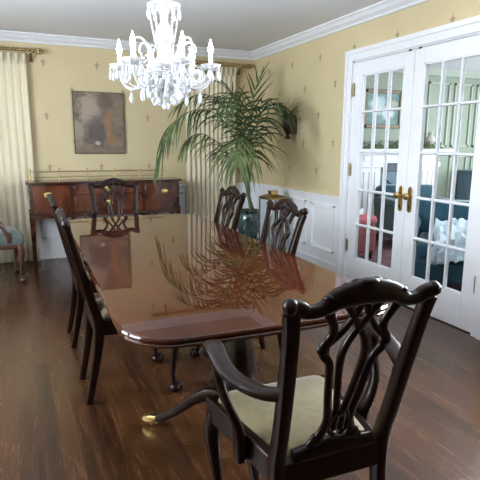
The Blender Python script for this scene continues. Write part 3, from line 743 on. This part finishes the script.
FR = dict(
 f1=[(2.30, 4.95, .60), (2.24, 4.95, .88), (2.08, 4.85, 1.35), (1.79, 4.7, 1.61), (1.5, 4.6, 1.61), (1.28, 4.5, 1.44), (1.14, 4.45, 1.1)],
 f2=[(2.31, 4.97, .60), (2.27, 4.98, .88), (2.13, 4.9, 1.36), (1.94, 4.8, 1.7), (1.69, 4.7, 1.78), (1.51, 4.6, 1.74), (1.36, 4.55, 1.64)],
 f3=[(2.33, 4.98, .60), (2.3, 5.0, .87), (2.33, 5.05, 1.36), (2.38, 5.1, 1.73), (2.47, 5.18, 1.96), (2.56, 5.2, 2.1)],
 f4=[(2.31, 4.93, .60), (2.26, 4.93, .85), (2.19, 4.8, 1.2), (2.08, 4.62, 1.37), (1.98, 4.5, 1.37), (1.93, 4.42, 1.27), (1.90, 4.38, 1.13)],
 f5=[(2.34, 4.96, .60), (2.29, 4.97, .84), (2.3, 4.9, 1.25), (2.31, 4.75, 1.61), (2.36, 4.6, 1.72), (2.46, 4.5, 1.67), (2.52, 4.45, 1.45)],
 f6=[(2.29, 4.93, .60), (2.23, 4.93, .88), (2.02, 4.8, 1.15), (1.74, 4.65, 1.37), (1.53, 4.55, 1.4), (1.38, 4.45, 1.26)],
 f7=[(2.33, 4.99, .60), (2.3, 5.0, .87), (2.31, 5.1, 1.36), (2.25, 5.2, 1.73), (2.18, 5.3, 1.92), (2.04, 5.35, 2.0)],
 f9=[(2.31, 4.94, .60), (2.27, 4.95, .88), (2.19, 4.85, 1.36), (2.11, 4.75, 1.7), (1.99, 4.65, 1.81), (1.85, 4.5, 1.74), (1.77, 4.4, 1.58)],
 f10=[(2.35, 4.97, .60), (2.29, 4.97, .84), (2.37, 5.0, 1.25), (2.43, 5.05, 1.59), (2.5, 5.1, 1.76), (2.6, 5.1, 1.80)],
 f12=[(2.30, 4.96, .60), (2.24, 4.97, .9), (2.15, 5.0, 1.3), (2.0, 5.05, 1.62), (1.85, 5.1, 1.68), (1.7, 5.1, 1.62)])
# leaflet length, pairs, droop, material, share along the stem, share sideways
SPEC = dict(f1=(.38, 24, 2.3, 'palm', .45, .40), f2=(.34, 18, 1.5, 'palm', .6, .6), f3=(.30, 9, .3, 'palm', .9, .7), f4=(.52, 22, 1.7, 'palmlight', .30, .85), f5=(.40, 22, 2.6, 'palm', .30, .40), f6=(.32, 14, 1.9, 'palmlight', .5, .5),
            f7=(.32, 12, .8, 'palm', .7, .7), f9=(.36, 16, 1.3, 'palm', .5, .8), f10=(.36, 9, 1.9, 'palm', .6, .6), f12=(.30, 11, 1.5, 'palm', .6, .6))
def strip(mb, p, d, up, L, w, droop, n=5):
    """one blade: tapered strip bending down"""
    pts = []; q = V(p); dd = V(d).normalized()
    o = len(mb.v)
    for i in range(n + 1):
        t = i / n
        side = dd.cross(up)
        if side.length < 1e-4: side = V((1, 0, 0))
        side.normalize(); ww = w * (1 - t) ** .6 * (.45 + 1.1 * min(t * 3, .5)) + .0004
        mb.v += [tuple(q - side * ww), tuple(q + side * ww)]
        dd = (dd + V((0, 0, -droop / n))).normalized(); q = q + dd * (L / n)
    for i in range(n): mb.f.append((o + 2 * i, o + 2 * i + 1, o + 2 * i + 3, o + 2 * i + 2))
rnd = random.Random(11)
for k in FR:
    L, n, droop, mat, wt, ws = SPEC[k]
    pts = [V((x - PX, y - PY, z - .285)) for x, y, z in FR[k]]
    C = [V(q) for q in cr([tuple(p) for p in pts], 16)]
    cum = [0]
    for a, b in zip(C, C[1:]): cum.append(cum[-1] + (b - a).length)
    def at(s):
        s *= cum[-1]
        for i in range(len(C) - 1):
            if cum[i + 1] >= s:
                f = (s - cum[i]) / max(1e-6, cum[i + 1] - cum[i]); return C[i].lerp(C[i + 1], f), (C[i + 1] - C[i]).normalized()
        return C[-1], (C[-1] - C[-2]).normalized()
    mb = MB()
    N = 12
    stem = []
    for i in range(N + 1):
        p, _ = at(i / N); stem.append((*p, .009 * (1 - .82 * i / N)))
    fr = mb
    t0 = .44
    for i in range(n):
        s = t0 + (1 - t0) * (i + .5) / n
        p, tg = at(s)
        sd = tg.cross(V((0, 0, 1)))
        if sd.length < .1: sd = V((1, 0, 0))
        sd.normalize(); upv = sd.cross(tg)
        q = (s - t0) / (1 - t0); ll = L * (.55 + 1.1 * q * (1 - q) * 2 - .35 * max(0, q - .7))
        for sg in (-1, 1):
            d = tg * (wt + .45 * q) + sd * sg * ws * (1.1 - .5 * q) + upv * rnd.uniform(.05, .35) + V((rnd.uniform(-.12, .12), rnd.uniform(-.12, .12), rnd.uniform(-.1, .1)))
            strip(mb, p, d, upv, ll * rnd.uniform(.85, 1.1), .0125, droop * rnd.uniform(.7, 1.25))
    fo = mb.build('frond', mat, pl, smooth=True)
    MB().tube(stem, .008, n=6, sm=2).build('stalk', 'stalk', fo)

# ------------------------------------------------------------------ wall planter
wp = thing('wall_planter', 'dark bronze wall planter with spiky green plant on the yellow wall', 'planter', (XR - .10, 4.97, 1.37))
MB().lathe([(.03, 0), (.045, .01), (.02, .03), (.018, .045), (.04, .075), (.062, .13), (.068, .20), (.06, .24), (.072, .262), (.066, .266), (.05, .24)], n=16).build('vase', 'bracket', wp)
MB().box(.06, .099, -.03, .03, .05, .22).ball((.085, 0, .22), (.014, .03, .04)).build('wall_bracket', 'bracket', wp)
mb = MB(); rnd = random.Random(4)
for k in range(95):
    an = rnd.uniform(0, 2 * pi); el = rnd.uniform(.1, 1.2)
    d = V((cos(an) * cos(el) - .25, sin(an) * cos(el), sin(el)))
    strip(mb, (rnd.uniform(-.03, .03), rnd.uniform(-.03, .03), .24), d, V((0, 0, 1)) if el < 1. else V((1, 0, 0)), rnd.uniform(.14, .30), .006, rnd.uniform(.5, 2.0), 6)
for k in range(3):
    strip(mb, (-.02, -.03, .25), V((-.15, -1, .35 - .15 * k)), V((0, 0, 1)), .42 - .08 * k, .0045, .25, 8)
mb.build('foliage', 'fern', wp)

# ------------------------------------------------------------------ chandelier
CX, CY = .738, 2.66
CH = thing('chandelier', 'lit crystal chandelier with candle arms hanging over the dining table', 'chandelier', (CX, CY, 0))
MB().lathe([(.07, 2.45), (.07, 2.44), (.05, 2.42), (.015, 2.40)], n=18).build('ceiling_canopy', 'brass', CH)
mb = MB()
z = 2.40; k = 0
while z > 2.08:
    n = 8; rs = []
    for i in range(n):
        a = 2 * pi * i / n; u = .011 * cos(a); w = .019 * sin(a)
        c = V((u, 0, z - .018 + w)) if k % 2 else V((0, u, z - .018 + w)); nr = V((0, 1, 0)) if k % 2 else V((1, 0, 0)); rd = (c - V((0, 0, z - .018))).normalized()
        rs.append([c + (rd * cos(b) + nr * sin(b)) * .0028 for b in (0, pi / 2, pi, 3 * pi / 2)])
    mb.rings(rs, closed=True); z -= .031; k += 1
mb.build('chain', 'brass', CH)
MB().lathe([(.01, 2.08), (.03, 2.06), (.018, 2.03), (.04, 2.0), (.022, 1.97), (.02, 1.93), (.045, 1.89), (.05, 1.85), (.028, 1.81), (.022, 1.78), (.05, 1.75), (.07, 1.715), (.075, 1.69), (.05, 1.665), (.03, 1.65), (.05, 1.625), (.055, 1.60), (.035, 1.575), (.015, 1.555), (.008, 1.54)], n=20).build('stem', 'crystal', CH)
def dish(name, r, z, par, n=24):
    mb = MB(); rs = []
    for q, dz in ((.12, -.012), (.55, -.010), (.85, 0), (1.0, .016), (.94, .018), (.8, .006), (.5, -.004), (.12, -.005)):
        rs.append([((r * q * (1 + (.05 * cos(12 * 2 * pi * k / n) if q > .8 else 0))) * cos(2 * pi * k / n), (r * q * (1 + (.05 * cos(12 * 2 * pi * k / n) if q > .8 else 0))) * sin(2 * pi * k / n), z + dz) for k in range(n)])
    return mb.rings(rs)
dish('d', .085, 2.0, None).build('upper_dish', 'crystal', CH); dish('d', .10, 1.70, None).build('hub_dish', 'crystal', CH); dish('d', .07, 1.585, None).build('lower_dish', 'crystal', CH)
def drop(c, L, w):
    """cut almond prism with a small button bead above it"""
    mb = MB(); x, y, z = c
    mb.ball((x, y, z - .007), .0065, 6, 4)
    rs = []
    for q, t in ((.12, .0), (.6, .18), (.9, .42), (1., .65), (.75, .86), (.1, 1.)):
        rs.append([(x + w * q * cos(2 * pi * k / 6), y + w * q * sin(2 * pi * k / 6), z - .014 - L * t) for k in range(6)])
    return mb.rings(rs)
def beads(p0, p1, sag, n, r, par, name='bead_swag'):
    mb = MB()
    for i in range(n + 1):
        t = i / n; p = V(p0).lerp(V(p1), t); p.z -= sag * 4 * t * (1 - t)
        mb.ball(p, r, 6, 4)
    return mb.build(name, 'crystal', par)
for k in range(10):
    a = 2 * pi * k / 10; c, s = cos(a), sin(a)
    drop((.082 * c, .082 * s, 2.005), .045, .010).build('prism', 'crystal', CH)
    beads((.078 * c, .078 * s, 1.99), (.036 * c, .036 * s, 1.79), .02, 16, .0055, CH, 'bead_strand')
for k in range(12):
    a = 2 * pi * k / 12 + .2; c, s = cos(a), sin(a)
    drop((.10 * c, .10 * s, 1.70), .06, .011).build('prism', 'crystal', CH)
    if k % 2: drop((.066 * c, .066 * s, 1.585), .045, .010).build('prism', 'crystal', CH)
for r, z, n, L, w in ((.135, 1.672, 16, .055, .011), (.112, 1.638, 14, .052, .011), (.088, 1.612, 12, .05, .011), (.05, 1.575, 8, .045, .010)):
    mb = MB(); mb.rings([[(( r + .004 * cos(b)) * cos(2 * pi * k / 24), (r + .004 * cos(b)) * sin(2 * pi * k / 24), z + .004 * sin(b)) for b in (0, pi / 2, pi, 3 * pi / 2)] for k in range(24)], closed=True)
    for k in range(6): mb.sweep([(r * cos(pi * k / 3), r * sin(pi * k / 3), z, .005, .005), (.03 * cos(pi * k / 3), .03 * sin(pi * k / 3), z + .03, .005, .005)], (0, 0), n=5, sm=1)
    tr = mb.build('tier_ring', 'crystal', CH)
    for k in range(n):
        a = 2 * pi * (k + .5 * (n % 4 == 0)) / n
        drop((r * cos(a), r * sin(a), z), L, w).build('prism', 'crystal', tr)
MB().ball((0, 0, 1.515), .022, 14, 10).build('ball_finial', 'crystal', CH)
RA = .238
for i in range(6):
    a = radians(-25 - 60 * i)
    c, s = cos(a), sin(a)
    R3 = lambda r, z, o=0: (r * c - o * s, r * s + o * c, z)
    arm = MB().tube([(*R3(.03, 1.675), .010), (*R3(.09, 1.64), .009), (*R3(.14, 1.605), .0085), (*R3(.195, 1.605), .008), (*R3(.23, 1.645), .0075), (*R3(RA, 1.70), .007)], .008, n=8, sm=6).build('arm', 'crystal', CH)
    d = dish('d', .052, 1.705, None); d.v = [(x + RA * c, y + RA * s, z) for x, y, z in d.v]; d.build('bobeche', 'crystal', arm)
    MB().lathe([(.015, 1.702), (.018, 1.715), (.012, 1.722), (.0115, 1.772)], R3(RA, 0), 12).build('candle_sleeve', 'candle', arm)
    MB().lathe([(.006, 1.772), (.012, 1.784), (.0145, 1.797), (.011, 1.815), (.005, 1.833), (.001, 1.848)], R3(RA, 0), 10).build('flame_bulb', 'bulb', arm)
    for k in range(6):
        b = 2 * pi * k / 6
        drop((RA * c + .048 * cos(b), RA * s + .048 * sin(b), 1.708), .052, .010).build('prism', 'crystal', arm)
    drop(R3(.18, 1.60), .06, .012).build('prism', 'crystal', arm)
    nx = a - pi / 3
    beads((.235 * c, .235 * s, 1.70), (.235 * cos(nx), .235 * sin(nx), 1.70), .075, 16, .006, arm)
    beads((.22 * c, .22 * s, 1.71), (.04 * c, .04 * s, 1.86), .05, 16, .006, arm)
    b2 = a + pi / 6; c2, s2 = cos(b2), sin(b2)
    cr2 = MB().tube([(.04 * c2, .04 * s2, 1.70, .008), (.075 * c2, .075 * s2, 1.76, .007), (.10 * c2, .10 * s2, 1.82, .007), (.135 * c2, .135 * s2, 1.845, .006), (.168 * c2, .168 * s2, 1.83, .006), (.172 * c2, .172 * s2, 1.80, .005), (.155 * c2, .155 * s2, 1.79, .004)], .006, n=8, sm=6).build('scroll_arm', 'crystal', CH)
    drop((.160 * c2, .160 * s2, 1.79), .055, .011).build('prism', 'crystal', cr2)

# ------------------------------------------------------------------ light
def area(name, loc, rot, sx, sy, e, col):
    l = bpy.data.lights.new(name, 'AREA'); l.shape = 'RECTANGLE'; l.size = sx; l.size_y = sy; l.energy = e; l.color = col
    o = bpy.data.objects.new(name, l); COL.objects.link(o); o.location = loc; o.rotation_euler = rot; return o
area('window_daylight', (XL - .12, (WY0 + WY1) / 2, (WZ0 + WZ1) / 2), (0, -pi / 2, 0), WZ1 - WZ0, WY1 - WY0, 225, (.88, .94, 1.))
area('added_window_light', (XR + .125, (RY0 + RY1) / 2, (RZ0 + RZ1) / 2), (0, pi / 2, 0), RZ1 - RZ0, RY1 - RY0, 200, (.95, .96, 1.))  # lamp in the added window, lifts the floor and chair on the right
area('beyond_front_fill', (5.6, OY0 + .05, 1.6), (pi / 2, 0, 0), 3.2, 1.6, 85, (.86, .93, 1.))  # added panel brightening the room beyond; the wall behind has no window
area('beyond_side_fill', (OX - .05, 3.9, 1.5), (0, pi / 2, 0), 1.5, 2.6, 115, (.90, .95, 1.))  # added panel sending light through the glazed doors; no opening behind it
wd = bpy.data.worlds.new('daylight'); SC.world = wd; wd.use_nodes = True
bg = wd.node_tree.nodes['Background']; bg.inputs[0].default_value = (.75, .86, 1., 1); bg.inputs[1].default_value = .8

# ------------------------------------------------------------------ camera
F, yaw, pitch, roll, hcam = 500.1, radians(23.731), radians(10.971), radians(.304), 1.324
fw = V((sin(yaw) * cos(pitch), cos(yaw) * cos(pitch), -sin(pitch))); r0 = V((cos(yaw), -sin(yaw), 0)); u0 = r0.cross(fw)
rr = cos(roll) * r0 + sin(roll) * u0; uu = -sin(roll) * r0 + cos(roll) * u0
cam = bpy.data.cameras.new('camera'); co = bpy.data.objects.new('camera', cam); COL.objects.link(co)
cam.sensor_width = 36; cam.lens = 36 * F / 480; cam.clip_start = .05
co.matrix_world = Matrix(((rr.x, uu.x, -fw.x, 0), (rr.y, uu.y, -fw.y, 0), (rr.z, uu.z, -fw.z, hcam), (0, 0, 0, 1)))
SC.camera = co
SC.cycles.use_adaptive_sampling = False; SC.cycles.caustics_reflective = False; SC.cycles.caustics_refractive = False
vs = SC.view_settings; vs.view_transform = 'Standard'; vs.look = 'None'; vs.gamma = 1.; vs.use_curve_mapping = False; vs.exposure = 0.15
